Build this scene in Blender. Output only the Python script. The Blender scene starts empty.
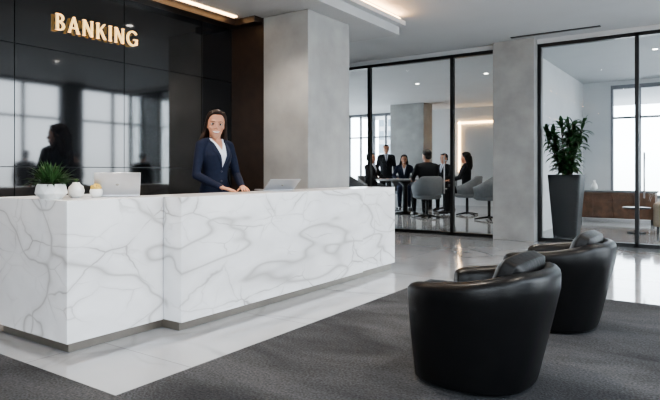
import bpy, bmesh, math, random
from mathutils import Vector, Matrix, Euler
from mathutils.bvhtree import BVHTree
random.seed(7)
S=bpy.context.scene
COL=S.collection
# ------------------------------------------------------------------ materials
def newmat(name):
    m=bpy.data.materials.new(name); m.use_nodes=True
    nt=m.node_tree; b=nt.nodes['Principled BSDF']
    return m,nt,b
def setp(b,col=None,rough=None,metal=None,spec=None,coat=None,emit=None,es=None,sheen=None):
    if col is not None: b.inputs['Base Color'].default_value=(*col,1)
    if rough is not None: b.inputs['Roughness'].default_value=rough
    if metal is not None: b.inputs['Metallic'].default_value=metal
    if spec is not None: b.inputs['Specular IOR Level'].default_value=spec
    if coat is not None: b.inputs['Coat Weight'].default_value=coat
    if sheen is not None: b.inputs['Sheen Weight'].default_value=sheen
    if emit is not None:
        b.inputs['Emission Color'].default_value=(*emit,1); b.inputs['Emission Strength'].default_value=es
def N(nt,t,**kw):
    n=nt.nodes.new(t)
    for k,v in kw.items(): setattr(n,k,v)
    return n
def ramp(nt,stops,interp='LINEAR'):
    r=N(nt,'ShaderNodeValToRGB'); e=r.color_ramp.elements
    r.color_ramp.interpolation=interp
    while len(e)<len(stops): e.new(0.5)
    for i,(p,c) in enumerate(stops):
        e[i].position=p; e[i].color=(*c,1) if len(c)==3 else c
    return r
def simple(name,col,rough=.5,var=.06,scale=8,bump=0,bscale=60,**kw):
    """principled with subtle procedural noise variation"""
    m,nt,b=newmat(name); setp(b,col,rough,**kw)
    tc=N(nt,'ShaderNodeTexCoord'); no=N(nt,'ShaderNodeTexNoise'); no.inputs['Scale'].default_value=scale
    no.inputs['Detail'].default_value=4
    nt.links.new(tc.outputs['Object'],no.inputs['Vector'])
    r=ramp(nt,[(.3,tuple(c*(1-var) for c in col)),(.7,tuple(min(1,c*(1+var)) for c in col))])
    nt.links.new(no.outputs['Fac'],r.inputs[0]); nt.links.new(r.outputs[0],b.inputs['Base Color'])
    if bump:
        n2=N(nt,'ShaderNodeTexNoise'); n2.inputs['Scale'].default_value=bscale; n2.inputs['Detail'].default_value=3
        nt.links.new(tc.outputs['Object'],n2.inputs['Vector'])
        bp=N(nt,'ShaderNodeBump'); bp.inputs['Strength'].default_value=bump; bp.inputs['Distance'].default_value=.01
        nt.links.new(n2.outputs['Fac'],bp.inputs['Height']); nt.links.new(bp.outputs[0],b.inputs['Normal'])
    return m
def marble(name,base,vein,rough,rot,scl,w=.035,fine=True,tile=None,amt=(.8,.5),ridge=0):
    m,nt,b=newmat(name); setp(b,base,rough)
    L=nt.links.new
    tc=N(nt,'ShaderNodeTexCoord'); mp=N(nt,'ShaderNodeMapping')
    mp.inputs['Rotation'].default_value=rot; mp.inputs['Scale'].default_value=scl
    L(tc.outputs['Object'],mp.inputs['Vector'])
    dn=N(nt,'ShaderNodeTexNoise'); dn.inputs['Scale'].default_value=1.3; dn.inputs['Detail'].default_value=4; dn.inputs['Roughness'].default_value=.5
    L(mp.outputs[0],dn.inputs['Vector'])
    mx=N(nt,'ShaderNodeMix',data_type='RGBA',blend_type='LINEAR_LIGHT'); mx.inputs[0].default_value=.22
    L(mp.outputs[0],mx.inputs[6]); L(dn.outputs['Color'],mx.inputs[7])
    def vlayer(scale,width,mscale,lo,hi,amt):
        v=N(nt,'ShaderNodeTexVoronoi',feature='DISTANCE_TO_EDGE'); v.inputs['Scale'].default_value=scale
        L(mx.outputs[2],v.inputs['Vector'])
        r=ramp(nt,[(0,(1,1,1)),(width*.5,(.7,.7,.7)),(width,(.25,.25,.25)),(width*5.5,(0,0,0))]); L(v.outputs[0],r.inputs[0])
        k=N(nt,'ShaderNodeTexNoise'); k.inputs['Scale'].default_value=mscale; L(mp.outputs[0],k.inputs['Vector'])
        kr=ramp(nt,[(lo,(0,0,0)),(hi,(1,1,1))]); L(k.outputs['Fac'],kr.inputs[0])
        mu=N(nt,'ShaderNodeMath',operation='MULTIPLY'); L(r.outputs[0],mu.inputs[0]); L(kr.outputs[0],mu.inputs[1])
        m2=N(nt,'ShaderNodeMath',operation='MULTIPLY'); m2.inputs[1].default_value=amt; L(mu.outputs[0],m2.inputs[0])
        return m2
    a=vlayer(1.25,w,1.6,.38,.60,amt[0])
    add=N(nt,'ShaderNodeMath',operation='MAXIMUM'); L(a.outputs[0],add.inputs[0])
    if fine:
        c=vlayer(2.5,w*1.3,2.1,.42,.66,amt[1]); L(c.outputs[0],add.inputs[1])
    for ri in range(ridge):
        mpr=N(nt,'ShaderNodeMapping'); ang=[.75,-.7,.3][ri]
        mpr.inputs['Rotation'].default_value=(ang,0,.25*ri); mpr.inputs['Location'].default_value=(3.1*ri,1.7*ri,.9*ri); mpr.inputs['Scale'].default_value=(1,.38,1.2)
        L(tc.outputs['Object'],mpr.inputs[0])
        rn=N(nt,'ShaderNodeTexNoise'); rn.inputs['Scale'].default_value=.95; rn.inputs['Detail'].default_value=3; rn.inputs['Roughness'].default_value=.4; rn.inputs['Distortion'].default_value=.2
        L(mpr.outputs[0],rn.inputs['Vector'])
        sb=N(nt,'ShaderNodeMath',operation='SUBTRACT'); sb.inputs[1].default_value=.5; L(rn.outputs['Fac'],sb.inputs[0])
        ab=N(nt,'ShaderNodeMath',operation='ABSOLUTE'); L(sb.outputs[0],ab.inputs[0])
        rr=ramp(nt,[(0,(.6,.6,.6)),(.0025,(.4,.4,.4)),(.006,(.13,.13,.13)),(.03,(0,0,0))]); L(ab.outputs[0],rr.inputs[0])
        ad2=N(nt,'ShaderNodeMath',operation='MAXIMUM'); L(add.outputs[0],ad2.inputs[0]); L(rr.outputs[0],ad2.inputs[1]); add=ad2
    cl=N(nt,'ShaderNodeTexNoise'); cl.inputs['Scale'].default_value=2.2; cl.inputs['Detail'].default_value=5; L(mx.outputs[2],cl.inputs['Vector'])
    cr=ramp(nt,[(.35,tuple(x*.90 for x in base)),(.6,base)]); L(cl.outputs['Fac'],cr.inputs[0])
    fm=N(nt,'ShaderNodeMix',data_type='RGBA'); L(add.outputs[0],fm.inputs[0]); L(cr.outputs[0],fm.inputs[6]); fm.inputs[7].default_value=(*vein,1)
    out=fm.outputs[2]
    if tile:
        br=N(nt,'ShaderNodeTexBrick'); br.offset=0
        br.inputs['Scale'].default_value=1; br.inputs['Brick Width'].default_value=tile; br.inputs['Row Height'].default_value=tile
        br.inputs['Mortar Size'].default_value=.003; br.inputs['Color1'].default_value=(1,1,1,1); br.inputs['Color2'].default_value=(.93,.93,.93,1); br.inputs['Mortar'].default_value=(.55,.55,.55,1)
        L(tc.outputs['Object'],br.inputs['Vector'])
        tm=N(nt,'ShaderNodeMix',data_type='RGBA',blend_type='MULTIPLY'); tm.inputs[0].default_value=1
        L(out,tm.inputs[6]); L(br.outputs[0],tm.inputs[7]); out=tm.outputs[2]
    L(out,b.inputs['Base Color'])
    return m
M={}
M['marble']=marble('white_marble',(.82,.82,.825),(.25,.235,.22),.2,(.5,.25,.3),(1.0,1.0,1.7),w=.012,amt=(.75,.5),ridge=2)
M['floor']=marble('polished_floor_stone',(.39,.40,.42),(.25,.26,.27),.07,(0,0,.4),(.6,.6,.6),w=.02,tile=1.2)
M['floor'].node_tree.nodes['Principled BSDF'].inputs['IOR'].default_value=1.9
M['plinth']=simple('brushed_plinth_metal',(.22,.20,.175),.35,metal=.8)
M['white']=simple('ceiling_white_paint',(.50,.51,.52),.8,.02,2)
M['soffit']=simple('soffit_grey_paint',(.45,.455,.46),.75,.03,2)
M['concrete']=simple('smooth_concrete',(.32,.317,.308),.65,.16,2.5,bump=.12,bscale=25)
M['wallp']=simple('wall_light_paint',(.50,.51,.52),.75,.03,2)
M['black']=simple('black_frame_metal',(.010,.011,.012),.35,metal=.3)
M['leather']=simple('black_leather',(.0045,.0045,.005),.32,.2,12,bump=.12,bscale=160,spec=.34)
M['leather2']=simple('black_leather_cushion',(.006,.006,.0065),.38,.2,12,bump=.3,bscale=22,spec=.3)
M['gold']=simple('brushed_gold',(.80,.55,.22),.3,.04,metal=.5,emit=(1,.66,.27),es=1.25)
M['brown']=simple('dark_walnut_panel',(.026,.015,.010),.4,.3,6)
M['silver']=simple('silver_aluminium',(.50,.51,.53),.32,metal=.7)
M['screen']=simple('dark_screen',(.02,.02,.025),.15)
M['ceramic']=simple('white_ceramic',(.70,.70,.69),.4,.03)
M['yellow']=simple('yellow_bloom',(.62,.42,.10),.6,.2,40)
M['leaf']=simple('green_leaf',(.030,.075,.022),.55,.45,14,spec=.3)
M['leafd']=simple('dark_green_leaf',(.026,.078,.024),.6,.5,9,spec=.25)
M['stem']=simple('bark_stem',(.10,.07,.045),.8,.3,20)
M['soil']=simple('potting_soil',(.03,.022,.016),.95,.3,40)
M['planter']=simple('charcoal_planter',(.010,.011,.013),.5,.1,spec=.3)
M['greyfab']=simple('grey_shell_fabric',(.14,.15,.16),.8,.1,20)
M['table']=simple('grey_table_top',(.12,.12,.125),.35,.1)
M['wood']=simple('walnut_wood',(.10,.050,.028),.45,.35,7)
M['tan']=simple('tan_fabric',(.26,.21,.16),.85,.1,20)
M['paper']=simple('white_paper',(.8,.8,.8),.8,.01)
M['skin']=simple('skin',(.48,.24,.155),.5,.05,10)
M['skin'].node_tree.nodes['Principled BSDF'].inputs['Subsurface Weight'].default_value=.08
M['skin'].node_tree.nodes['Principled BSDF'].inputs['Subsurface Radius'].default_value=(.02,.008,.004)
M['lip']=simple('lip',(.34,.06,.055),.4,.05)
M['teeth']=simple('teeth',(.85,.83,.80),.3,.01)
M['eyew']=simple('eye_white',(.60,.60,.59),.2,.01)
M['iris']=simple('iris_brown',(.015,.008,.006),.15,.1)
M['hairb']=simple('brunette_hair',(.016,.007,.004),.55,.5,35,bump=.4,bscale=70,spec=.25)
M['hairk']=simple('black_hair',(.008,.006,.005),.55,.4,35,bump=.5,bscale=70,spec=.25)
M['navy']=simple('navy_wool',(.008,.012,.030),.8,.15,30,bump=.15,bscale=90,spec=.25)
M['navy2']=simple('navy_lapel',(.011,.016,.037),.75,.1,30,spec=.25)
M['dark']=simple('charcoal_wool',(.009,.010,.013),.8,.15,30,spec=.25)
M['blouse']=simple('white_blouse',(.66,.70,.78),.7,.03,20)
M['tie']=simple('dark_tie',(.02,.02,.05),.6,.1)
M['shoe']=simple('black_shoe',(.01,.01,.01),.3,.1)
M['button']=simple('dark_button',(.05,.05,.06),.3,.1)
def emis(name,col,s):
    m,nt,b=newmat(name); setp(b,(.8,.8,.8),.5,emit=col,es=s); return m
M['led']=emis('warm_led',(1,.56,.25),30)
M['ledsoft']=emis('warm_led_soft',(1,.60,.28),9)
M['down']=emis('downlight_white',(1,.93,.84),14)
# dark lacquer glass wall
m,nt,b=newmat('dark_lacquered_glass'); setp(b,(.014,.016,.020),.05,spec=.5); M['darkglass']=m
b.inputs['IOR'].default_value=1.85
tc=N(nt,'ShaderNodeTexCoord'); no=N(nt,'ShaderNodeTexNoise'); no.inputs['Scale'].default_value=1.4; no.inputs['Detail'].default_value=5
nt.links.new(tc.outputs['Object'],no.inputs['Vector'])
r=ramp(nt,[(.35,(.003,.0035,.0045)),(.7,(.008,.009,.011))]); nt.links.new(no.outputs['Fac'],r.inputs[0]); nt.links.new(r.outputs[0],b.inputs['Base Color'])
# clear glass
m=bpy.data.materials.new('clear_glass_pane'); m.use_nodes=True; nt=m.node_tree; nt.nodes.clear()
o=N(nt,'ShaderNodeOutputMaterial'); mix=N(nt,'ShaderNodeMixShader'); tr=N(nt,'ShaderNodeBsdfTransparent'); gl=N(nt,'ShaderNodeBsdfGlossy'); fr=N(nt,'ShaderNodeFresnel')
tr.inputs[0].default_value=(.96,.98,.985,1); gl.inputs['Roughness'].default_value=.01; fr.inputs[0].default_value=1.2
nt.links.new(fr.outputs[0],mix.inputs[0]); nt.links.new(tr.outputs[0],mix.inputs[1]); nt.links.new(gl.outputs[0],mix.inputs[2]); nt.links.new(mix.outputs[0],o.inputs[0]); M['glass']=m
# carpet
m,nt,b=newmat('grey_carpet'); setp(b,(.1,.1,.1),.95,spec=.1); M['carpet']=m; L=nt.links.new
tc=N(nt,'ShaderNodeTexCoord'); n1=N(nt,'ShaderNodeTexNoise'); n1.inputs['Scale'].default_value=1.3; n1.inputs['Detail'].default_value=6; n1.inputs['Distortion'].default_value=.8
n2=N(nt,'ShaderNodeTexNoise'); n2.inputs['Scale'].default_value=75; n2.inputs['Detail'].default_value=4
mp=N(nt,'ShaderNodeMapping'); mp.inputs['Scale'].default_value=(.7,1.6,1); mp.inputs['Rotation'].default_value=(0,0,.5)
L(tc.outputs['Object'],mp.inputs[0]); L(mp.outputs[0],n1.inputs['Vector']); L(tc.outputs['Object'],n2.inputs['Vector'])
r1=ramp(nt,[(.35,(.040,.042,.046)),(.65,(.084,.087,.093))]); L(n1.outputs['Fac'],r1.inputs[0])  # soft light and shadow patches painted into the carpet colour as broad noise
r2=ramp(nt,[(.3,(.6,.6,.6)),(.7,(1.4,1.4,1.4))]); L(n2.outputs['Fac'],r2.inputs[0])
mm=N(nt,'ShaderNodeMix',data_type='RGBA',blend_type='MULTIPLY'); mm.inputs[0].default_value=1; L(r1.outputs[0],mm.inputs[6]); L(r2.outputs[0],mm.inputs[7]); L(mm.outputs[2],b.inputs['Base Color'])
bp=N(nt,'ShaderNodeBump'); bp.inputs['Strength'].default_value=.5; bp.inputs['Distance'].default_value=.01; L(n2.outputs['Fac'],bp.inputs['Height']); L(bp.outputs[0],b.inputs['Normal'])
# facade
m,nt,b=newmat('pale_office_facade'); setp(b,(.5,.52,.55),.6); M['facade']=m; L=nt.links.new
tc=N(nt,'ShaderNodeTexCoord'); br=N(nt,'ShaderNodeTexBrick'); br.offset=0
br.inputs['Scale'].default_value=1; br.inputs['Brick Width'].default_value=2.2; br.inputs['Row Height'].default_value=1.6; br.inputs['Mortar Size'].default_value=.28
br.inputs['Color1'].default_value=(.10,.125,.15,1); br.inputs['Color2'].default_value=(.14,.165,.19,1); br.inputs['Mortar'].default_value=(.30,.30,.31,1)
mp=N(nt,'ShaderNodeMapping'); mp.inputs['Rotation'].default_value=(math.pi/2,0,0)
L(tc.outputs['Object'],mp.inputs[0]); L(mp.outputs[0],br.inputs['Vector']); L(br.outputs[0],b.inputs['Base Color'])

# ------------------------------------------------------------------ helpers
def link(o,parent=None):
    COL.objects.link(o)
    if parent: o.parent=parent
    return o
def empty(name,loc=(0,0,0),rot=0,scale=1):
    e=bpy.data.objects.new(name,None); e.empty_display_size=.1; COL.objects.link(e)
    e.location=loc; e.rotation_euler=(0,0,rot); e.scale=(scale,)*3
    return e
def bm_obj(bm,name,mats,parent=None,smooth=False,loc=None,recalc=True):
    if recalc: bmesh.ops.recalc_face_normals(bm,faces=bm.faces)
    me=bpy.data.meshes.new(name); bm.to_mesh(me); bm.free()
    for x in (mats if isinstance(mats,(list,tuple)) else [mats]): me.materials.append(x)
    if smooth: me.polygons.foreach_set('use_smooth',[True]*len(me.polygons))
    o=bpy.data.objects.new(name,me); link(o,parent)
    if loc: o.location=loc
    return o
def addbox(bm,x0,x1,y0,y1,z0,z1,mi=0,M4=None):
    vs=[bm.verts.new((x,y,z)) for x in (x0,x1) for y in (y0,y1) for z in (z0,z1)]
    if M4: 
        for v in vs: v.co=M4@v.co
    for f in ((0,1,3,2),(4,6,7,5),(0,4,5,1),(2,3,7,6),(0,2,6,4),(1,5,7,3)):
        fc=bm.faces.new([vs[i] for i in f]); fc.material_index=mi
def boxes(name,lst,mats,parent=None,bevel=0,M4=None):
    bm=bmesh.new()
    for b in lst: addbox(bm,*b[:6],mi=(b[6] if len(b)>6 else 0),M4=M4)
    o=bm_obj(bm,name,mats,parent)
    if bevel:
        md=o.modifiers.new('bev','BEVEL'); md.width=bevel; md.segments=3; md.limit_method='ANGLE'
    return o
def addball(bm,c,r,rot=None,seg=16,mi=0):
    if not isinstance(r,(tuple,list)): r=(r,r,r)
    mt=Matrix.Translation(Vector(c))@(rot.to_4x4() if rot else Matrix.Identity(4))@Matrix.Diagonal((*r,1))
    d=bmesh.ops.create_uvsphere(bm,u_segments=seg,v_segments=max(6,seg*2//3),radius=1,matrix=mt)
    if mi:
        for v in d['verts']:
            for f in v.link_faces: f.material_index=mi
def addcone(bm,p,q,r0,r1,seg=14,mi=0):
    p=Vector(p);q=Vector(q);d=q-p
    if d.length<1e-5: return
    qt=d.to_track_quat('Z','Y').to_matrix().to_4x4()
    mt=Matrix.Translation((p+q)/2)@qt
    dd=bmesh.ops.create_cone(bm,cap_ends=True,segments=seg,radius1=max(r0,1e-4),radius2=max(r1,1e-4),depth=d.length,matrix=mt)
    if mi:
        for v in dd['verts']:
            for f in v.link_faces: f.material_index=mi
def chain(bm,pts,rs,seg=12,mi=0):
    for i,p in enumerate(pts): addball(bm,p,rs[i],seg=seg,mi=mi)
    for i in range(len(pts)-1): addcone(bm,pts[i],pts[i+1],rs[i],rs[i+1],seg=seg,mi=mi)
def ringloft(bm,rings,seg=28,mi=0,power=2.0):
    """rings: (cx,cy,z,rx,ry)"""
    loops=[]
    for cx,cy,z,rx,ry in rings:
        lp=[]
        for k in range(seg):
            a=2*math.pi*k/seg; c,s=math.cos(a),math.sin(a); e=2/power
            lp.append(bm.verts.new((cx+rx*math.copysign(abs(c)**e,c),cy+ry*math.copysign(abs(s)**e,s),z)))
        loops.append(lp)
    for a,b in zip(loops,loops[1:]):
        for k in range(seg):
            f=bm.faces.new((a[k],a[(k+1)%seg],b[(k+1)%seg],b[k])); f.material_index=mi
    f=bm.faces.new(loops[0][::-1]); f.material_index=mi
    f=bm.faces.new(loops[-1]); f.material_index=mi
def remesh(bm,voxel,smooth=3,fac=.5):
    me=bpy.data.meshes.new('tmp'); bm.to_mesh(me); bm.free()
    o=bpy.data.objects.new('tmp',me); COL.objects.link(o)
    md=o.modifiers.new('r','REMESH'); md.mode='VOXEL'; md.voxel_size=voxel
    bpy.context.view_layer.update()
    dg=bpy.context.evaluated_depsgraph_get()
    m2=bpy.data.meshes.new_from_object(o.evaluated_get(dg))
    b2=bmesh.new(); b2.from_mesh(m2)
    for _ in range(smooth): bmesh.ops.smooth_vert(b2,verts=b2.verts,factor=fac,use_axis_x=True,use_axis_y=True,use_axis_z=True)
    bpy.data.objects.remove(o); bpy.data.meshes.remove(m2); bpy.data.meshes.remove(me)
    for f in b2.faces: f.smooth=True
    return b2

# ------------------------------------------------------------------ camera
F=569.0
cam=bpy.data.cameras.new('camera'); co=bpy.data.objects.new('camera',cam); COL.objects.link(co)
cam.sensor_width=36; cam.lens=36*F/660; cam.shift_y=-28/660; cam.clip_end=300
co.location=(0,0,1.2); co.rotation_euler=(math.pi/2,0,math.radians(34.43)); S.camera=co

# ------------------------------------------------------------------ room shell
CZ=3.5
WX=-12.5
boxes('floor',[(WX-.2,3.2,-4.2,22,-.2,0)],M['floor'])
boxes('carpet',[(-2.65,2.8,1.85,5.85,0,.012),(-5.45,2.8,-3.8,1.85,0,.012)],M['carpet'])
boxes('ceiling',[(WX-.2,3.2,-4.2,22,CZ,CZ+.2)],M['white'])
# west dark lacquered wall : backing + panels
lst=[(-5.75,-5.53,-4,5.9,0,3.22,0)]
ys=[-4,-2.6,-1.2,.2,1.55,2.75,3.95,5.1,5.65]
for a,b_ in zip(ys,ys[1:]):
    for z0,z1 in ((.1,1.25),(1.25,2.42),(2.42,3.22)):
        lst.append((-5.53,-5.5,a+.004,b_-.004,z0+.004,z1-.004,1))
boxes('wall_west',lst,[M['black'],M['darkglass']])
boxes('wall_west_return',[(-5.5,-4.93,5.65,5.9,0,3.22)],M['brown'])
boxes('trim_1',[(-5.5,-5.30,-4,5.65,3.14,3.22),(-5.30,-4.95,5.50,5.65,3.14,3.22)],M['brown'])
boxes('wall_hall',[(WX,-5.75,5.7,5.9,0,CZ)],M['wallp'])
boxes('wall_far_west',[(WX-.2,WX,5.7,10.3,0,CZ)],M['wallp'])
boxes('wall_south',[(-5.75,-2.5,-4.2,-4.0,0,CZ)],M['wallp'])
# soffit above reception
boxes('ceiling_soffit',[(-9,-3.9,-4,7.5,3.22,CZ)],M['soffit'])
boxes('ceiling_light_strip',[(-3.9,-3.86,-3.8,7.46,3.40,3.45)],M['led'])
boxes('trim_2',[(-3.9,-3.80,-3.9,7.5,3.34,3.38),(-3.82,-3.80,-3.9,7.5,3.38,3.41)],M['white'])
boxes('wall_washer_strip',[(-5.22,-5.16,-3,5.4,3.205,3.219)],M['ledsoft'])
# concrete column
boxes('column',[(-4.93,-4.2,5.65,6.6,0,3.22)],M['concrete'],bevel=.01)
boxes('column',[(-3.34,-2.62,10.0,10.6,0,CZ)],M['concrete'],bevel=.01)
# glazed partition y = 10.25
GY=10.25
def glazing(name,xs,y,z1=3.42,door=None,handle=None):
    e=empty(name,(0,0,0))
    fr=[(xs[0],xs[-1],y-.05,y+.05,0,.06),(xs[0],xs[-1],y-.05,y+.05,z1-.06,z1)]
    for x in xs: fr.append((x-.028,x+.028,y-.05,y+.05,0,z1))
    boxes('frame',fr,M['black'],e)
    boxes('panes',[(a+.028,b_-.028,y-.006,y+.006,.06,z1-.06) for a,b_ in zip(xs,xs[1:])],M['glass'],e)
    if handle:
        bm=bmesh.new(); x=handle
        chain(bm,[(x,y-.11,.8),(x,y-.11,1.5)],[.013,.013]); chain(bm,[(x,y-.11,.88),(x,y,.88)],[.01,.01]); chain(bm,[(x,y-.11,1.42),(x,y,1.42)],[.01,.01])
        bm_obj(bm,'pull_handle',M['silver'],e,True)
    return e
glazing('window_1',[WX+.03,-10.8,-9.2,-7.6,-6.02,-4.2,-3.37],GY,handle=-4.32)
glazing('window_2',[-2.59,-1.09,.5,1.7,2.97],GY,handle=-.98)
boxes('trim_3',[(WX,-3.34,GY-.07,GY+.07,3.42,CZ),(-2.62,3,GY-.07,GY+.07,3.42,CZ)],M['white'])
boxes('trim_4',[(-2.95,-1.55,9.75,9.82,3.488,3.4995)],M['black'])
# meeting room / lounge shell
boxes('wall_partition',[(-3.1,-2.95,10.6,19.5,0,CZ)],M['wallp'])
boxes('column',[(-9.35,-8.1,17.3,18.0,0,CZ)],M['concrete'],bevel=.01)
boxes('wall_north',[(-10.2,-3.1,19.5,19.7,0,CZ)],M['wallp'])
boxes('wall_light_frame',[(-7.75,-4.2,19.44,19.495,2.92,2.99),(-7.75,-7.68,19.44,19.495,1.2,2.99)],M['ledsoft'])
M['mull']=simple('grey_mullion',(.16,.165,.18),.5,.05)
def winwall(name,axis,pos,a0,a1,step,zs=.0,z1=CZ,pier=.18):
    e=empty(name)
    fr=[];gl=[]
    n=max(1,round((a1-a0)/step)); st=(a1-a0)/n
    def bx(u0,u1,d,z0,z1_):
        return (u0,u1,pos-d,pos+d,z0,z1_) if axis=='x' else (pos-d,pos+d,u0,u1,z0,z1_)
    for i in range(n+1):
        u=a0+i*st; fr.append(bx(u-pier/2,u+pier/2,.09,zs,z1))
        if i<n:
            fr.append(bx(u+st/2-.025,u+st/2+.025,.05,zs,z1))
            gl.append(bx(u+pier/2,u+st-pier/2,.005,zs+.08,z1-.1))
    fr.append(bx(a0,a1,.07,zs,zs+.08)); fr.append(bx(a0,a1,.07,z1-.1,z1)); fr.append(bx(a0,a1,.05,2.55,2.6))
    boxes('frame',fr,M['mull'],e); boxes('panes',gl,M['glass'],e)
    return e
boxes('wall_north_lounge',[(-2.95,3,16,16.2,0,.55),(-2.95,-2.3,16,16.2,.55,CZ),(-2.3,3,16,16.2,3.4,CZ)],M['wallp'])
winwall('window_3','x',19.6,WX,-10.2,1.2,0,CZ,.1)
winwall('window_4','x',16.1,-2.3,2.9,1.3,.55,3.4,.1)
winwall('window_5','y',3.1,-4,16,2.5,0,CZ,.6)
winwall('added_fill_window','x',-4.1,-2.4,3.0,1.8,0,CZ,.3)  # unseen window wall behind the camera, added for frontal light on desk and chairs
winwall('window_7','y',WX-.1,10.3,19.6,2.3,0,CZ,.15)
# exterior buildings
boxes('office_building',[(-34,-14,60,72,-20,12)],M['facade'])
boxes('office_building',[(-3,9,48,60,-20,30)],M['facade'])
boxes('office_building',[(45,60,-10,6,-20,14)],M['facade'])

# ------------------------------------------------------------------ reception desk
desk=empty('reception_desk',(-3.32,2.88,0))
def dbox(nm,l,mat,bev=.004):
    return boxes(nm,l,mat,desk,bev)
DT=1.012
dbox('front_panel',[(-.5,0,0,2.62,.07,DT)],M['marble'])
dbox('end_panel',[(-.5,-.03,2.624,3.44,.07,DT)],M['marble'])
dbox('side_return',[(-1.15,-.2,-.785,-.004,.07,DT)],M['marble'])
dbox('plinth',[(-.46,-.05,.02,3.38,0,.07),(-1.12,-.25,-.745,.05,0,.07)],M['plinth'],.002)

# sign ---------------------------------------------------------------
sign=empty('banking_sign',(-5.47,3.13,2.62))
def poly(bm,pts,d=.025):
    a=[bm.verts.new((0,u,v)) for u,v in pts]; b_=[bm.verts.new((d,u,v)) for u,v in pts]
    bm.faces.new(a[::-1]); bm.faces.new(b_)
    n=len(pts)
    for i in range(n): bm.faces.new((a[i],a[(i+1)%n],b_[(i+1)%n],b_[i]))
def arcband(bm,cx,cy,ro,ri,a0,a1,sc,ox,n=20):
    for i in range(n):
        t0=math.radians(a0+(a1-a0)*i/n); t1=math.radians(a0+(a1-a0)*(i+1)/n)
        P=lambda r,t:((cx+r[0]*math.cos(t))*sc+ox,(cy+r[1]*math.sin(t))*sc)
        poly(bm,[P(ri,t0),P(ro,t0),P(ro,t1),P(ri,t1)])
H=.165
def R(bm,x0,x1,y0,y1,ox): poly(bm,[(x0*H+ox,y0*H),(x1*H+ox,y0*H),(x1*H+ox,y1*H),(x0*H+ox,y1*H)])
def Q(bm,pts,ox): poly(bm,[(u*H+ox,v*H) for u,v in pts])
def letter(ch,ox):
    """light roman capitals with very short flared terminals"""
    bm=bmesh.new(); s_=.035
    if ch=='I':
        R(bm,.04,.17,0,1,ox);R(bm,0,.21,0,s_,ox);R(bm,0,.21,1-s_,1,ox);w=.21
    elif ch=='B':
        R(bm,.04,.17,0,1,ox);R(bm,0,.2,0,s_,ox);R(bm,0,.2,1-s_,1,ox)
        R(bm,.15,.28,.50,.58,ox);R(bm,.15,.28,.92,1,ox);R(bm,.15,.28,0,.08,ox)
        arcband(bm,.27,.76,(.25,.24),(.13,.16),-90,90,H,ox); arcband(bm,.27,.27,(.31,.27),(.18,.19),-90,90,H,ox);w=.58
    elif ch=='A':
        Q(bm,[(.33,1),(.42,1),(.13,0),(.02,0)],ox);Q(bm,[(.33,1),(.44,1),(.76,0),(.62,0)],ox)
        R(bm,.18,.60,.27,.35,ox);R(bm,0,.16,0,s_,ox);R(bm,.59,.79,0,s_,ox);w=.77
    elif ch=='N':
        R(bm,.04,.14,0,1,ox);R(bm,.60,.70,0,1,ox);Q(bm,[(.04,1),(.18,1),(.70,0),(.57,0)],ox)
        R(bm,0,.18,0,s_,ox);R(bm,0,.15,1-s_,1,ox);R(bm,.56,.74,1-s_,1,ox);w=.74
    elif ch=='K':
        R(bm,.04,.17,0,1,ox);R(bm,0,.21,0,s_,ox);R(bm,0,.21,1-s_,1,ox)
        Q(bm,[(.16,.38),(.16,.51),(.54,1),(.66,1)],ox);Q(bm,[(.25,.55),(.36,.64),(.72,0),(.57,0)],ox);w=.7
    else:
        arcband(bm,.46,.5,(.46,.52),(.34,.42),40,330,H,ox,30);R(bm,.72,.84,.08,.46,ox);R(bm,.55,.86,.40,.47,ox);w=.86
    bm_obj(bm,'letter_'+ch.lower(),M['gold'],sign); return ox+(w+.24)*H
ox=0
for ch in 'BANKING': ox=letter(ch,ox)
sign.scale=(1,1.0/ox*1.0,1)
boxes('standoffs',[(-.04,0,.1*k,.1*k+.01,.05,.07) for k in range(1,9)],M['black'],sign)

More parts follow.
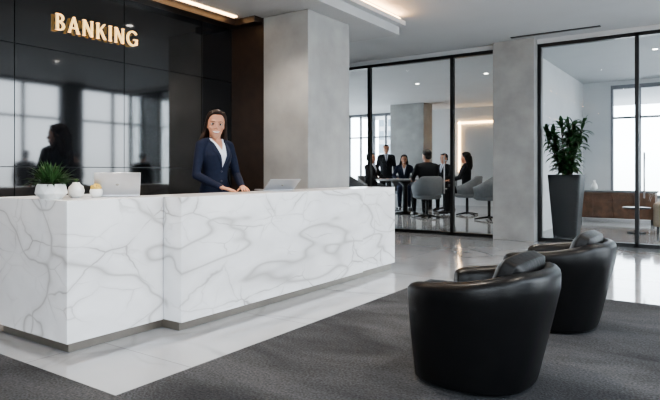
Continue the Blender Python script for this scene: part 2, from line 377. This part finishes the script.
# ------------------------------------------------------------------ tub armchair
def armchair(loc,rot=0):
    e=empty('armchair',loc,rot,.955)
    def plan(th,a,b,p=.82):
        c,s=math.cos(th),math.sin(th)
        return (a*math.copysign(abs(c)**p,c),b*math.copysign(abs(s)**p,s))
    def S_(z): return .79+.21*min(1,max(0,z/.58))**.9
    nth=56; A=math.radians(137)
    bm=bmesh.new(); rows=[]
    for i in range(nth+1):
        th=-A+2*A*i/nth
        k=1-abs(th)/A              # 0 at arm fronts, 1 at back
        sm=k*k*(3-2*k)
        ht=.60+.10*min(1,sm*1.25)
        ht-=.02*max(0,1-k/.10)**2
        th_=.105
        tk=th_*(1 if k>.04 else .9)
        prof=[]
        for j in range(9): prof.append((0,.012+(ht-.05-.012)*j/8))
        for j in range(1,7):
            a=math.pi*j/7; prof.append((tk/2*(1-math.cos(a)),ht-.05+.05*math.sin(a)))
        for j in range(5): prof.append((tk,ht-.05-(ht-.05-.25)*j/4))
        prof.append((tk,.03))
        row=[]
        for d,z in prof:
            s=S_(z); a=.44*s-d; b_=.43*s-d
            x,y=plan(th,a,b_)
            x+=-.045*(1-min(1,z/.58))
            row.append(bm.verts.new((x,y,z)))
        rows.append(row)
    m=len(rows[0])
    for a,b_ in zip(rows,rows[1:]):
        for j in range(m): bm.faces.new((a[j],a[(j+1)%m],b_[(j+1)%m],b_[j]))
    bm.faces.new(rows[0]); bm.faces.new(rows[-1][::-1])
    o=bm_obj(bm,'tub_shell',M['leather'],e,True)
    md=o.modifiers.new('b','BEVEL'); md.width=.022; md.segments=4; md.limit_method='ANGLE'; md.angle_limit=math.radians(50)
    # base body below seat
    bm=bmesh.new(); loops=[]
    for z in (.01,.06,.15,.25,.33):
        s=S_(z); lp=[]
        for k in range(48):
            th=2*math.pi*k/48; x,y=plan(th,.44*s-.02,.43*s-.02); x+=-.045*(1-z/.58)
            x=max(x,-.335*s-.05)
            lp.append(bm.verts.new((x,y,z)))
        loops.append(lp)
    for a,b_ in zip(loops,loops[1:]):
        for k in range(48): bm.faces.new((a[k],a[(k+1)%48],b_[(k+1)%48],b_[k]))
    bm.faces.new(loops[0][::-1]); bm.faces.new(loops[-1])
    bm_obj(bm,'seat_base',M['leather'],e,True)
    bm=bmesh.new(); ringloft(bm,[(-.03,0,0,.27,.27),(-.03,0,.03,.275,.275)]); bm_obj(bm,'plinth_ring',M['black'],e)
    # cushions
    def cushion(nm,size,mt,p=.6,puff=.35):
        bm=bmesh.new(); bmesh.ops.create_cube(bm,size=1)
        bmesh.ops.subdivide_edges(bm,edges=bm.edges,cuts=9,use_grid_fill=True)
        for v in bm.verts:
            x,y,z=[c*2 for c in v.co]
            ed=(1-abs(x)**4)*(1-abs(y)**4)
            zz=z*(.45+.55*max(0,ed)**.5)
            r=(1-.06*abs(x*y)**2)
            v.co=mt@Vector((x*size[0]*r,y*size[1]*r,zz*size[2]+.006*math.sin(9*x+4*y)*ed))
        o=bm_obj(bm,nm,M['leather2'],e,True)
        md=o.modifiers.new('s','SUBSURF'); md.levels=1; md.render_levels=1
    cushion('seat_cushion',(.30,.27,.075),Matrix.Translation((-.06,0,.385)))
    cushion('back_pillow',(.17,.26,.085),Matrix.Translation((.21,0,.605))@Matrix.Rotation(math.radians(-66),4,'Y'))
    return e
armchair((-1.14,3.21,.012),math.radians(-4))
armchair((-1.06,4.68,.012),math.radians(-2))

# ------------------------------------------------------------------ laptops
def laptop(loc,rot,tilt=18,col='silver',lh=.18):
    e=empty('laptop',loc,rot)   # lid back faces local +X, keyboard toward -X
    boxes('base',[(-.23,0,-.165,.165,.002,.016)],M[col],e,.004)
    boxes('keyboard',[(-.13,-.03,-.14,.14,.016,.018)],M['screen'],e)
    mt=Matrix.Translation((0,0,.016))@Matrix.Rotation(math.radians(tilt),4,'Y')
    boxes('lid',[(-.004,.004,-.165,.165,0,lh)],M[col],e,.003,M4=mt)
    boxes('display',[(-.006,-.0041,-.155,.155,.012,lh-.01)],M['screen'],e,M4=mt)
    bm=bmesh.new(); addball(bm,mt@Vector((.004,0,lh/2)),(.0012,.012,.014)); bm_obj(bm,'lid_emblem',M['plinth'],e,True)
    return e
laptop((-3.79,2.66,DT),math.radians(-32),22)
laptop((-3.62,4.38,DT),math.radians(-25),58,lh=.19)
# ------------------------------------------------------------------ plants
def leaf(bm,base,dirv,length,width,droop=.3,fold=.15,mi=0,n=6,up=Vector((0,0,1))):
    d=Vector(dirv).normalized(); side=d.cross(up)
    if side.length<.05: side=Vector((1,0,0))
    side.normalize(); p=Vector(base); prev=None
    for i in range(n+1):
        t=i/n; w=width*(math.sin(math.pi*min(1,t*.93+.07))**.8)*(1-t*.25) if i<n else .0008
        dd=(d+Vector((0,0,-droop*t*t*2))).normalized()
        if i: p=p+dd*length/n
        nn=side.cross(dd).normalized()
        c=bm.verts.new(p-nn*0); a=bm.verts.new(p+side*w/2+nn*fold*w); b_=bm.verts.new(p-side*w/2+nn*fold*w)
        if prev:
            for q in ((prev[1],prev[0],c,a),(prev[0],prev[2],b_,c)):
                f=bm.faces.new(q); f.material_index=mi; f.smooth=True
        prev=(c,a,b_)
# succulent in faceted pot
e=empty('potted_succulent',(-3.84,2.17,DT))
bm=bmesh.new()
lv=[]
for z,r,off in ((0,.065,0),(.04,.105,.5),(.085,.098,0),(.105,.088,.5)):
    lv.append([bm.verts.new((r*math.cos(2*math.pi*(k+off)/10),r*math.sin(2*math.pi*(k+off)/10),z)) for k in range(10)])
for q,(a,b_) in enumerate(zip(lv,lv[1:])):
    for k in range(10):
        if q%2==0: bm.faces.new((a[k],a[(k+1)%10],b_[k])); bm.faces.new((a[(k+1)%10],b_[(k+1)%10],b_[k]))
        else: bm.faces.new((a[k],a[(k+1)%10],b_[(k+1)%10])); bm.faces.new((a[k],b_[(k+1)%10],b_[k]))
bm.faces.new(lv[0][::-1]); bm.faces.new(lv[-1])
bm_obj(bm,'faceted_pot',M['ceramic'],e)
bm=bmesh.new(); ringloft(bm,[(0,0,.09,.08,.08),(0,0,.112,.075,.075)]); bm_obj(bm,'soil',M['soil'],e)
bm=bmesh.new()
for i in range(210):
    a=random.uniform(0,2*math.pi); el=random.uniform(.1,1.5); rr=random.uniform(0,.06)
    d=Vector((math.cos(a)*math.cos(el),math.sin(a)*math.cos(el),math.sin(el)))
    leaf(bm,(rr*math.cos(a),rr*math.sin(a),.11),d,random.uniform(.10,.18)*(.8+.2*math.sin(el)),random.uniform(.010,.02),random.uniform(.1,.5),.25,n=5)
bm_obj(bm,'leaves',M['leaf'],e,True,recalc=False)
# small vases
e=empty('round_vase',(-3.88,2.38,DT))
bm=bmesh.new(); ringloft(bm,[(0,0,0,.03,.03),(0,0,.02,.05,.05),(0,0,.05,.058,.058),(0,0,.08,.05,.05),(0,0,.10,.028,.028),(0,0,.112,.024,.024)]); bm_obj(bm,'vase_body',M['ceramic'],e,True)
bm=bmesh.new()
for i in range(26):
    a=random.uniform(0,6.28); el=random.uniform(.7,1.5)
    leaf(bm,(0,0,.11),(math.cos(a)*math.cos(el),math.sin(a)*math.cos(el),math.sin(el)),random.uniform(.02,.04),.01,.2,.2)
bm_obj(bm,'sprigs',M['leaf'],e,True,recalc=False)
e=empty('yellow_flower_pot',(-3.80,2.49,DT))
bm=bmesh.new(); ringloft(bm,[(0,0,0,.026,.026),(0,0,.02,.042,.042),(0,0,.045,.046,.046),(0,0,.062,.042,.042)]); bm_obj(bm,'pot',M['ceramic'],e,True)
bm=bmesh.new(); addball(bm,(0,0,.065),(.036,.036,.03))
for i in range(70):
    a=random.uniform(0,6.28); el=random.uniform(0,1.5); d=Vector((math.cos(a)*math.cos(el),math.sin(a)*math.cos(el),math.sin(el)))
    addball(bm,Vector((0,0,.065))+Vector((d.x*.036,d.y*.036,d.z*.032)),.0065,seg=6)
bm_obj(bm,'blooms',M['yellow'],e,True)
# tall tree planter
e=empty('potted_tree',(-2.36,11.25,0))
bm=bmesh.new(); ringloft(bm,[(0,0,0,.20,.20),(0,0,.02,.205,.205),(0,0,1.12,.29,.29),(0,0,1.15,.29,.29),(0,0,1.15,.265,.265),(0,0,1.08,.26,.26)],seg=40,power=9); bm_obj(bm,'tapered_planter',M['planter'],e)
bm=bmesh.new(); ringloft(bm,[(0,0,1.07,.25,.25),(0,0,1.10,.24,.24)],power=9,seg=40); bm_obj(bm,'soil',M['soil'],e)
bm=bmesh.new(); bl=bmesh.new()
for s in range(9):
    a=s*.698+.3; tilt=random.uniform(.10,.40); L_=random.uniform(.75,1.08)
    pts=[Vector((.04*math.cos(a),.04*math.sin(a),1.08))]
    for k in range(1,6):
        t=k/5; pts.append(Vector((math.cos(a)*(.04+tilt*t*1.1),math.sin(a)*(.04+tilt*t*1.1),1.08+L_*t)))
    chain(bm,pts,[.016,.015,.013,.011,.009,.007],seg=8)
    for k in range(66):
        t=random.uniform(.12,1); i=min(4,int(t*5)); p=pts[i].lerp(pts[i+1],t*5-i)
        b2=random.uniform(0,6.28); el=random.uniform(-.2,1.1) if t<.9 else random.uniform(.3,1.4)
        d=Vector((math.cos(b2)*math.cos(el),math.sin(b2)*math.cos(el),math.sin(el)))
        leaf(bl,p,d,random.uniform(.18,.30),random.uniform(.055,.095),random.uniform(.25,.8),.12)
for v in bl.verts:
    if v.co.x<-.40: v.co.x=-.40-(abs(v.co.x)-.40)*.35
bm_obj(bm,'stems',M['stem'],e,True); bm_obj(bl,'foliage',M['leafd'],e,True,recalc=False)

# ------------------------------------------------------------------ people
def finger(bm,base,d,down,length,r,curl):
    p=Vector(base); d=Vector(d).normalized(); down=Vector(down); pts=[p]; seg=[.42,.32,.26]
    for k in range(3):
        a=curl*(k+.6)*.5
        dd=(d*math.cos(a)+down*math.sin(a)).normalized(); p=p+dd*length*seg[k]; pts.append(p)
    chain(bm,pts,[r,r*.95,r*.88,r*.75],seg=8)
def hand_mesh(side,curl,voxel):
    """hand points -Y, palm facing -Z, thumb on x*side side; origin=wrist"""
    bm=bmesh.new()
    chain(bm,[(0,.03,0),(0,-.01,0)],[.024,.024]);
    for x in (-.024,-.008,.008,.024): chain(bm,[(x*.7,-.01,0),(x,-.085,-.002)],[.014,.0115])
    L4=[.068,.078,.073,.058]; xs=[.030,.010,-.010,-.029]
    for x,l in zip(xs,L4):
        x*=side; finger(bm,(x,-.085,-.002),(x*1.8,-1,0),(0,0,-1),l,.0085,curl)
    finger(bm,(.018*side,-.022,-.006),(.75*side,-.75,-.15),(-.3*side,0,-1),.068,.0105,curl*.5)
    return remesh(bm,voxel,2)
HEAD=[(1.488,.016,.018,-.054),(1.496,.027,.032,-.046),(1.510,.038,.048,-.034),(1.530,.048,.061,-.024),(1.552,.0565,.071,-.015),(1.578,.063,.079,-.008),(1.600,.067,.084,-.003),(1.625,.071,.089,.004),(1.650,.073,.092,.009),(1.675,.070,.088,.013),(1.694,.059,.075,.016),(1.707,.042,.053,.017),(1.713,.018,.022,.017)]
def head_parts(vx,female,smile=True):
    bm=bmesh.new()
    w=1 if female else 1.06
    ringloft(bm,[(0,yc,z,rx*w*(1 if female or z>1.56 else 1.06),ry) for z,rx,ry,yc in HEAD],seg=32,power=2.15)
    for s in (-1,1):
        addball(bm,(.036*s,-.060,1.572),(.021,.019,.017))
        addball(bm,(.069*s*w,.010,1.590),(.008,.016,.027)); addball(bm,(.0105*s,-.092,1.567),(.007,.008,.0065))
    addball(bm,(0,-.076,1.627),(.046,.014,.011)); addball(bm,(0,-.078,1.541),(.024,.012,.014))
    chain(bm,[(0,-.084,1.612),(0,-.096,1.588),(0,-.105,1.573)],[.006,.0075,.0092])
    chain(bm,[(0,.025,1.56),(0,.012,1.50),(0,.008,1.43)],[.05*w,.045*w,.054*w],seg=18)
    hb=remesh(bm,vx,3)
    bvh=BVHTree.FromBMesh(hb)
    def proj(x,z,off=.001):
        h=bvh.ray_cast(Vector((x,-.4,z)),Vector((0,1,0)))
        return Vector((x,(h[0].y if h[0] else -.08)-off,z))
    fb=bmesh.new()
    for s in (-1,1):
        p=proj(.030*s,1.601); addball(fb,(p.x,p.y+.0085,p.z),(.0135,.0105,.0070),seg=16)
        addball(fb,(p.x,p.y-.0005,p.z),(.0062,.0030,.0062),seg=12,mi=1)
        up=[proj(.030*s+dx*s,1.6005+.0086-abs(dx)**1.5*4.0,.0025) for dx in (-.014,-.008,0,.008,.016)]
        chain(fb,up,[.0010,.0018,.0022,.0022,.0014],seg=6,mi=1)
        dn=[proj(.030*s+dx*s,1.6005-.0073+abs(dx)**1.5*3.0,.0012) for dx in (-.012,0,.014)]
        chain(fb,dn,[.0006,.0008,.0010],seg=6,mi=1)
        br=[proj(.030*s+dx*s,1.621+dz,.0008) for dx,dz in ((-.017,-.001),(-.008,.002),(.004,.004),(.014,.003),(.022,-.002))]
        chain(fb,br,[.0020,.0025,.0024,.0019,.0010],seg=6,mi=2)
    if smile:
        xs=[-.028,-.020,-.010,0,.010,.020,.028]
        mid=[proj(x,1.536+abs(x)**2*12,.0018) for x in xs]
        up=[p+Vector((0,0,.0056*(1-(abs(p.x)/.030)**2)+.0005)) for p in mid]; lo=[p-Vector((0,0,.0080*(1-(abs(p.x)/.030)**2)+.0005)) for p in mid]
        chain(fb,mid,[.0012,.0042,.0058,.0062,.0058,.0042,.0012],seg=8,mi=4)
        chain(fb,up,[.0014,.0020,.0023,.0022,.0023,.0020,.0014],seg=8,mi=3); chain(fb,lo,[.0014,.0021,.0028,.0031,.0028,.0021,.0014],seg=8,mi=3)
    else:
        mid=[proj(x,1.540,.001) for x in (-.022,-.012,0,.012,.022)]
        chain(fb,mid,[.0015,.004,.005,.004,.0015],seg=8,mi=3)
    return hb,fb
def hair_mesh(vx,style):
    bm=bmesh.new()
    if style=='long':
        addball(bm,(0,.019,1.650),(.081,.097,.080),seg=28)
        addball(bm,(0,.065,1.57),(.076,.055,.10),seg=20)
        for s in (-1,1):
            chain(bm,[(.050*s,-.030,1.695),(.070*s,-.020,1.665),(.077*s,-.004,1.625),(.079*s,.012,1.58),(.080*s,.035,1.53),(.084*s,.055,1.47),(.084*s,.065,1.42),(.07*s,.07,1.37)],[.017,.014,.013,.017,.022,.027,.027,.014])
            chain(bm,[(.035*s,.085,1.6),(.04*s,.095,1.50),(.045*s,.10,1.42),(.035*s,.10,1.36)],[.05,.042,.036,.02])
        chain(bm,[(.024,-.052,1.703),(-.015,-.062,1.699),(-.045,-.052,1.682),(-.070,-.028,1.650)],[.014,.011,.010,.011])
        chain(bm,[(.024,-.052,1.703),(.048,-.048,1.686),(.070,-.028,1.650)],[.014,.010,.011])
        chain(bm,[(-.078,.02,1.58),(-.090,.02,1.52),(-.108,.0,1.46),(-.106,-.035,1.41),(-.088,-.065,1.37)],[.014,.020,.024,.022,.010])
    else:
        addball(bm,(0,.022,1.648),(.082,.095,.078),seg=24); addball(bm,(0,.06,1.585),(.068,.050,.06),seg=20)
        for s in (-1,1): chain(bm,[(.066*s,-.02,1.66),(.073*s,-.008,1.62)],[.014,.009])
        chain(bm,[(.035,-.058,1.695),(-.035,-.058,1.695)],[.018,.016])
    return remesh(bm,vx,2)
def person(name,loc,rot,scale=1,female=False,pose='stand',suit='dark',hair='short',haircol='hairk',arms=None,legs=None,hand=None,
           head=(0,0,0),lean=0,vx=.012,hvx=.006,vz=1.2,tie=True,lapel=True,smile=False,curl=.5,hs=1.0,vw=.062):
    e=empty(name,loc,rot,scale)
    dz=0 if pose=='stand' else -.40
    piv=Vector((0,0,.93+dz))
    sh=Matrix.Translation(piv)@Matrix.Rotation(lean,4,'X')@Matrix.Translation(-piv)@Matrix.Translation((0,0,dz))
    bm=bmesh.new()
    if female:
        T=[(.84,.155,.11,.01),(.93,.172,.12,.01),(1.02,.150,.105,.0),(1.11,.122,.092,-.002),(1.18,.125,.097,-.005),(1.26,.145,.115,-.014),(1.32,.152,.122,-.018),(1.38,.152,.105,-.004),(1.43,.13,.082,.004),(1.455,.09,.062,.006),(1.475,.058,.050,.008)]
        sx=.165; sr=.050
    else:
        T=[(.82,.155,.115,.01),(.93,.168,.122,.01),(1.02,.162,.118,.0),(1.12,.158,.115,-.002),(1.24,.172,.120,-.005),(1.34,.182,.125,-.008),(1.41,.18,.108,0),(1.45,.15,.085,.004),(1.48,.10,.068,.006),(1.50,.068,.058,.008)]
        sx=.185; sr=.060
    tb=bmesh.new(); ringloft(tb,[(0,yo,z,rx,ry) for z,rx,ry,yo in T],seg=32,power=2.25)
    for s in (-1,1): chain(tb,[(.02*s,.012,1.455),(sx*.72*s,.006,1.440),(sx*s,0,1.415)],[.046,.046,sr])
    for v in tb.verts: v.co=sh@v.co
    me=bpy.data.meshes.new('t'); tb.to_mesh(me); tb.free(); bm.from_mesh(me); bpy.data.meshes.remove(me)
    hands=[]
    arms=arms or {}
    for s in (-1,1):
        A=arms.get(s) or ((.235*s,.02,1.15),(.24*s,-.06,.90))
        p0=sh@Vector((sx*s,0,1.415)); p1=Vector(A[0]); p2=Vector(A[1])
        if len(A)<4: 
            p1=sh@(p1) ; p2=sh@(p2)
        m1=p0.lerp(p1,.5); m2=p1.lerp(p2,.45)
        chain(bm,[p0,m1,p1,m2,p2],[sr,sr*.93,sr*.80,sr*.76,sr*.60],seg=16)
        hd=Vector(A[2]) if len(A)>2 else (p2-p1)
        hands.append((s,p2,hd))
    if legs is None:
        legs={}
        for s in (-1,1):
            legs[s]=((.09*s,0,.90),(.095*s,-.01,.50),(.10*s,.02,.09)) if pose=='stand' else ((.09*s,.0,.52),(.11*s,-.43,.53),(.11*s,-.42,.10))
    for s in (-1,1):
        h,k,a=[Vector(q) for q in legs[s]]
        chain(bm,[h,h.lerp(k,.45),k,k.lerp(a,.4),a],[.098,.084,.062,.058,.044],seg=16)
        toe=a+Vector((0,-.14,-.055)); heel=a+Vector((0,.03,-.05))
        chain(bm,[heel,a+Vector((0,-.03,-.045)),toe],[.036,.038,.034])
    b2=remesh(bm,vx,4)
    if vx<.01:
        kk=vw/(1.49-vz)
        for pc,nr in (((0,0,vz),(1,0,-kk)),((0,0,vz),(-1,0,-kk)),((0,0,1.37),(1,0,-.55)),((0,0,1.37),(-1,0,-.55))):
            bmesh.ops.bisect_plane(b2,geom=b2.verts[:]+b2.edges[:]+b2.faces[:],dist=1e-5,plane_co=pc,plane_no=Vector(nr).normalized())
    inv=sh.inverted()
    for f in b2.faces:
        c=f.calc_center_median()
        p=inv@c; mi=0
        if c.z<.085: mi=3
        elif p.z>vz and p.y<-.02 and abs(p.x)<.13 and p.z<1.52:
            t=(p.z-vz)/(1.49-vz)
            wv=vw*t
            if abs(p.x)<wv:
                mi=1
                if female and p.z>1.37 and abs(p.x)<(p.z-1.37)*.55: mi=4
                if (not female) and tie and abs(p.x)<.012+.006*(1-t): mi=2
        f.material_index=mi; f.smooth=True
    bvh=BVHTree.FromBMesh(b2)
    bm_obj(b2,'body',[M[suit],M['blouse'],M['tie'],M['shoe'],M['skin']],e,True)
    if lapel:
        lb=bmesh.new()
        def pj(x,z,off):
            o_=sh@Vector((x,-.5,z)); d_=(sh.to_3x3()@Vector((0,1,0)))
            h=bvh.ray_cast(o_,d_)
            q=h[0] if h[0] else sh@Vector((x,-.06,z))
            return q-d_*off
        for s in (-1,1):
            prev=None
            for i in range(13):
                t=i/12; z=vz+(1.455-vz)*t; xi=vw*((z-vz)/(1.49-vz)); wd=.006+.048*min(1,t/.68)
                if t>.72: wd=.030+.006*(1-t)
                r_=[lb.verts.new(pj((xi-.004)*s,z,.006)),lb.verts.new(pj((xi+wd*.5)*s,z+.002,.010)),lb.verts.new(pj((xi+wd)*s,z+.008*t,.004))]
                if prev:
                    for a_ in (0,1): lb.faces.new((prev[a_],prev[a_+1],r_[a_+1],r_[a_]))
                prev=r_
        o=bm_obj(lb,'lapels',M['navy2'] if suit=='navy' else M['dark'],e,True)
        md=o.modifiers.new('s','SOLIDIFY'); md.thickness=.004
        bb=bmesh.new(); addball(bb,pj(0,vz-.02,.003),(.009,.004,.009),seg=10); addball(bb,pj(0,vz-.11,.003),(.009,.004,.009),seg=10); bm_obj(bb,'buttons',M['button'],e,True)
    for s,p,hd in hands:
        hb=hand_mesh(-s,curl,.0042 if vx<.01 else .006)
        hd=hd.normalized()
        yv=-hd; up=Vector((0,0,1))
        if hand=='side' or (abs(hd.z)>.75): up=Vector((s,0,0))
        xv=yv.cross(up).normalized(); zv=xv.cross(yv).normalized()
        mt=Matrix((( xv.x,yv.x,zv.x,p.x),(xv.y,yv.y,zv.y,p.y),(xv.z,yv.z,zv.z,p.z),(0,0,0,1)))
        for v in hb.verts: v.co=mt@v.co
        bm_obj(hb,'hand_left' if s>0 else 'hand_right',M['skin'],e,True)
    if not female: hs*=1.04
    hm=sh@Matrix.Translation((0,0,1.50 if female else 1.515))@Euler(head,'XYZ').to_matrix().to_4x4()@Matrix.Diagonal((hs,hs,hs,1))@Matrix.Translation((0,0,-1.50))
    hb,fb=head_parts(hvx,female,smile); rb=hair_mesh(hvx*1.1,hair)
    for b_ in (hb,fb,rb):
        for v in b_.verts: v.co=hm@v.co
    bm_obj(hb,'head',M['skin'],e,True); bm_obj(fb,'face_features',[M['eyew'],M['iris'],M[haircol],M['lip'],M['teeth']],e,True); bm_obj(rb,'hair',M[haircol],e,True)
    return e
sc=1.03
hz=DT/sc+.020
person('receptionist',(-4.10,3.98,0),math.radians(82),sc,True,suit='navy',hair='long',haircol='hairb',vx=.0065,hvx=.0036,vz=1.19,vw=.082,hs=1.15,
   arms={1:((.235,-.03,1.135),(.12,-.26,hz+.022),(-.40,-.9,-.16),0),-1:((-.235,-.03,1.135),(-.12,-.25,hz+.022),(.40,-.9,-.16),0)},
   head=(math.radians(2),math.radians(4),math.radians(-32)),smile=True,curl=.35)
# meeting group
def tub(name,loc,rot,scale=1.0):
    e=empty(name,loc,rot,scale)
    bm=bmesh.new(); rows=[]
    n=30; A=math.radians(125)
    for i in range(n+1):
        th=-A+2*A*i/n; k=1-abs(th)/A; sm=k*k*(3-2*k); ht=.62+.20*min(1,sm*1.3)
        row=[]
        for d,z in ((-.10,.40),(-.02,.46),(0,.55),(.015,ht-.02),(0,ht),(-.03,ht),(-.045,ht-.03),(-.05,.55),(-.12,.46)):
            r=.30+d; row.append(bm.verts.new((r*math.sin(th),r*math.cos(th),z)))
        rows.append(row)
    m=len(rows[0])
    for a,b_ in zip(rows,rows[1:]):
        for j in range(m): bm.faces.new((a[j],a[(j+1)%m],b_[(j+1)%m],b_[j]))
    bm.faces.new(rows[0]); bm.faces.new(rows[-1][::-1]); bm_obj(bm,'shell',M['greyfab'],e,True)
    bm=bmesh.new(); ringloft(bm,[(0,0,.37,.20,.20),(0,0,.40,.26,.26),(0,0,.43,.27,.27),(0,0,.455,.25,.25)],power=2.6); bm_obj(bm,'seat',M['greyfab'],e,True)
    bm=bmesh.new(); chain(bm,[(0,0,.38),(0,0,.05)],[.028,.028])
    for k in range(4):
        a=math.pi/4+k*math.pi/2; chain(bm,[(0,0,.06),(.26*math.cos(a),.26*math.sin(a),.02)],[.02,.015])
    bm_obj(bm,'swivel_base',M['black'],e,True)
G=1.33
def gp(px,D):
    s=(px-330)/F; return Vector((-.5653*D+.8249*s*D,.8249*D+.5653*s*D,0))
TC=gp(405,16.5)
e=empty('conference_table',TC,0,G)
bm=bmesh.new(); ringloft(bm,[(0,0,.71,.62,.62),(0,0,.72,.64,.64),(0,0,.745,.64,.64),(0,0,.75,.63,.63)],seg=48); bm_obj(bm,'table_top',M['table'],e)
bm=bmesh.new(); ringloft(bm,[(0,0,0,.28,.28),(0,0,.02,.28,.28),(0,0,.05,.06,.06),(0,0,.60,.05,.05),(0,0,.71,.16,.16)]); bm_obj(bm,'pedestal',M['black'],e,True)
def face_to(p,q): # rot so that local -Y points p->q
    d=q-p; return math.atan2(d.x,-d.y)
sit_arms={s:((.25*s,-.10,1.20),(.16*s,-.32,1.145),(-.25*s,-.95,-.05)) for s in (-1,1)}
def seated(px,D,name,scale=G,chair=True,tgt=None,**kw):
    p=gp(px,D); r=face_to(p,tgt or TC)
    if chair: tub('meeting_chair',p,r,scale)
    person(name,p,r,scale,pose='sit',arms=sit_arms,vx=.016,hvx=.009,**kw)
seated(427,14.9,'seated_man',head=(0,0,.2),lean=.03)
seated(467,15.8,'seated_woman',female=True,hair='long',haircol='hairk',lean=.05)
seated(404,18.3,'seated_woman',female=True,hair='long',haircol='hairb',suit='navy',smile=True)
seated(444,17.9,'seated_man',lean=.02)
seated(371,17.2,'seated_man')
p=gp(386,18.6); person('standing_man',p,face_to(p,TC)-.2,1.2,vx=.016,hvx=.009)
tub('meeting_chair',gp(489,14.2),face_to(gp(489,14.2),TC),G)
tub('meeting_chair',gp(354,15.4),face_to(gp(354,15.4),TC),G)
tt=G*.75
boxes('meeting_papers',[(TC.x-.35,TC.x-.08,TC.y-.25,TC.y-.05,tt,tt+.006),(TC.x+.15,TC.x+.4,TC.y-.35,TC.y-.12,tt,tt+.006)],M['paper'])
# ------------------------------------------------------------------ lounge furniture
e=empty('credenza',(-2.05,14.9,0))
boxes('carcass',[(-.85,.85,-.25,.25,.12,.72)],M['wood'],e,.005)
boxes('top',[(-.88,.88,-.27,.27,.72,.76)],M['greyfab'],e,.004)
boxes('drawer_fronts',[(-.84+.42*k,-.84+.42*k+.405,-.262,-.25,.14,.70) for k in range(4)],M['wood'],e,.003)
boxes('legs',[(x,x+.04,y,y+.04,0,.12) for x in (-.8,.76) for y in (-.22,.18)],M['black'],e)
e=empty('lounge_sofa',(-.35,13.0,0))
boxes('seat',[(-.6,.9,-.4,.4,.16,.42)],M['tan'],e,.04)
boxes('backrest',[(-.6,.9,.28,.46,.2,.80)],M['tan'],e,.05)
boxes('arms',[(-.72,-.56,-.4,.46,.14,.60),(.86,1.02,-.4,.46,.14,.60)],M['tan'],e,.04)
boxes('legs',[(x,x+.04,y,y+.04,0,.16) for x in (-.66,.94) for y in (-.36,.38)],M['black'],e)
e=empty('side_table',(-1.35,12.6,0))
bm=bmesh.new(); ringloft(bm,[(0,0,.48,.24,.24),(0,0,.50,.25,.25),(0,0,.51,.25,.25)]); chain(bm,[(0,0,.48),(0,0,.03)],[.02,.02]); ringloft(bm,[(0,0,0,.16,.16),(0,0,.02,.16,.16)]); bm_obj(bm,'table_body',M['black'],e)
e=empty('round_vase',(-2.5,14.9,.76)); bm=bmesh.new(); ringloft(bm,[(0,0,0,.04,.04),(0,0,.05,.08,.08),(0,0,.12,.07,.07),(0,0,.2,.025,.025),(0,0,.24,.03,.03)]); bm_obj(bm,'vase_body',M['ceramic'],e,True)

# ------------------------------------------------------------------ visitors seen mirrored in the lacquer wall
person('standing_man',(2.0,8.0,0),math.radians(60),.96,vx=.02,hvx=.012)
person('standing_man',(2.3,6.9,0),math.radians(120),.98,vx=.02,hvx=.012)
person('standing_woman',(2.0,7.4,0),math.radians(200),.96,True,hair='long',vx=.02,hvx=.012)
person('standing_man',(1.6,9.6,0),math.radians(150),.98,vx=.02,hvx=.012)

# ------------------------------------------------------------------ lights
W=bpy.data.worlds.new('sky'); S.world=W; W.use_nodes=True; nt=W.node_tree
bg=nt.nodes['Background']; tc=N(nt,'ShaderNodeTexCoord'); sp=N(nt,'ShaderNodeSeparateXYZ'); nt.links.new(tc.outputs['Generated'],sp.inputs[0])
r=ramp(nt,[(.0,(.60,.61,.63)),(.49,(.70,.72,.74)),(.52,(.90,.94,1)),(1,(.78,.87,1))])
ma=N(nt,'ShaderNodeMath',operation='MULTIPLY_ADD'); ma.inputs[1].default_value=.5; ma.inputs[2].default_value=.5
nt.links.new(sp.outputs[2],ma.inputs[0]); nt.links.new(ma.outputs[0],r.inputs[0]); nt.links.new(r.outputs[0],bg.inputs[0]); bg.inputs[1].default_value=8
def downlight(x,y,z,pw=22):
    e=empty('ceiling_downlight',(x,y,z))
    bm=bmesh.new(); ringloft(bm,[(0,0,-.006,.06,.06),(0,0,0,.065,.065)],seg=24); bm_obj(bm,'trim_ring',M['white'],e)
    bm=bmesh.new(); ringloft(bm,[(0,0,-.008,.045,.045),(0,0,-.0062,.045,.045)],seg=24); bm_obj(bm,'lens',M['down'],e)
    l=bpy.data.lights.new('lamp','SPOT'); l.energy=pw; l.spot_size=math.radians(120); l.spot_blend=.8; l.shadow_soft_size=.06; l.color=(1,.89,.76)
    o=bpy.data.objects.new('lamp',l); COL.objects.link(o); o.parent=e; o.location=(0,0,-.03)
for y in (1.6,3.1,4.9): downlight(-4.3,y,3.22,100)
for x,y in ((-2.2,3),(-2.2,6.5),(.3,3),(.3,6.5),(-5.8,8.9),(-6.5,13.5),(-5.0,16.5),(-9,14),(-1,12.2),(-1,14.5),(-4.5,13)): downlight(x,y,CZ,160)
S.view_settings.view_transform='AgX'; S.view_settings.look='AgX - Medium High Contrast'
S.view_settings.exposure=0.3
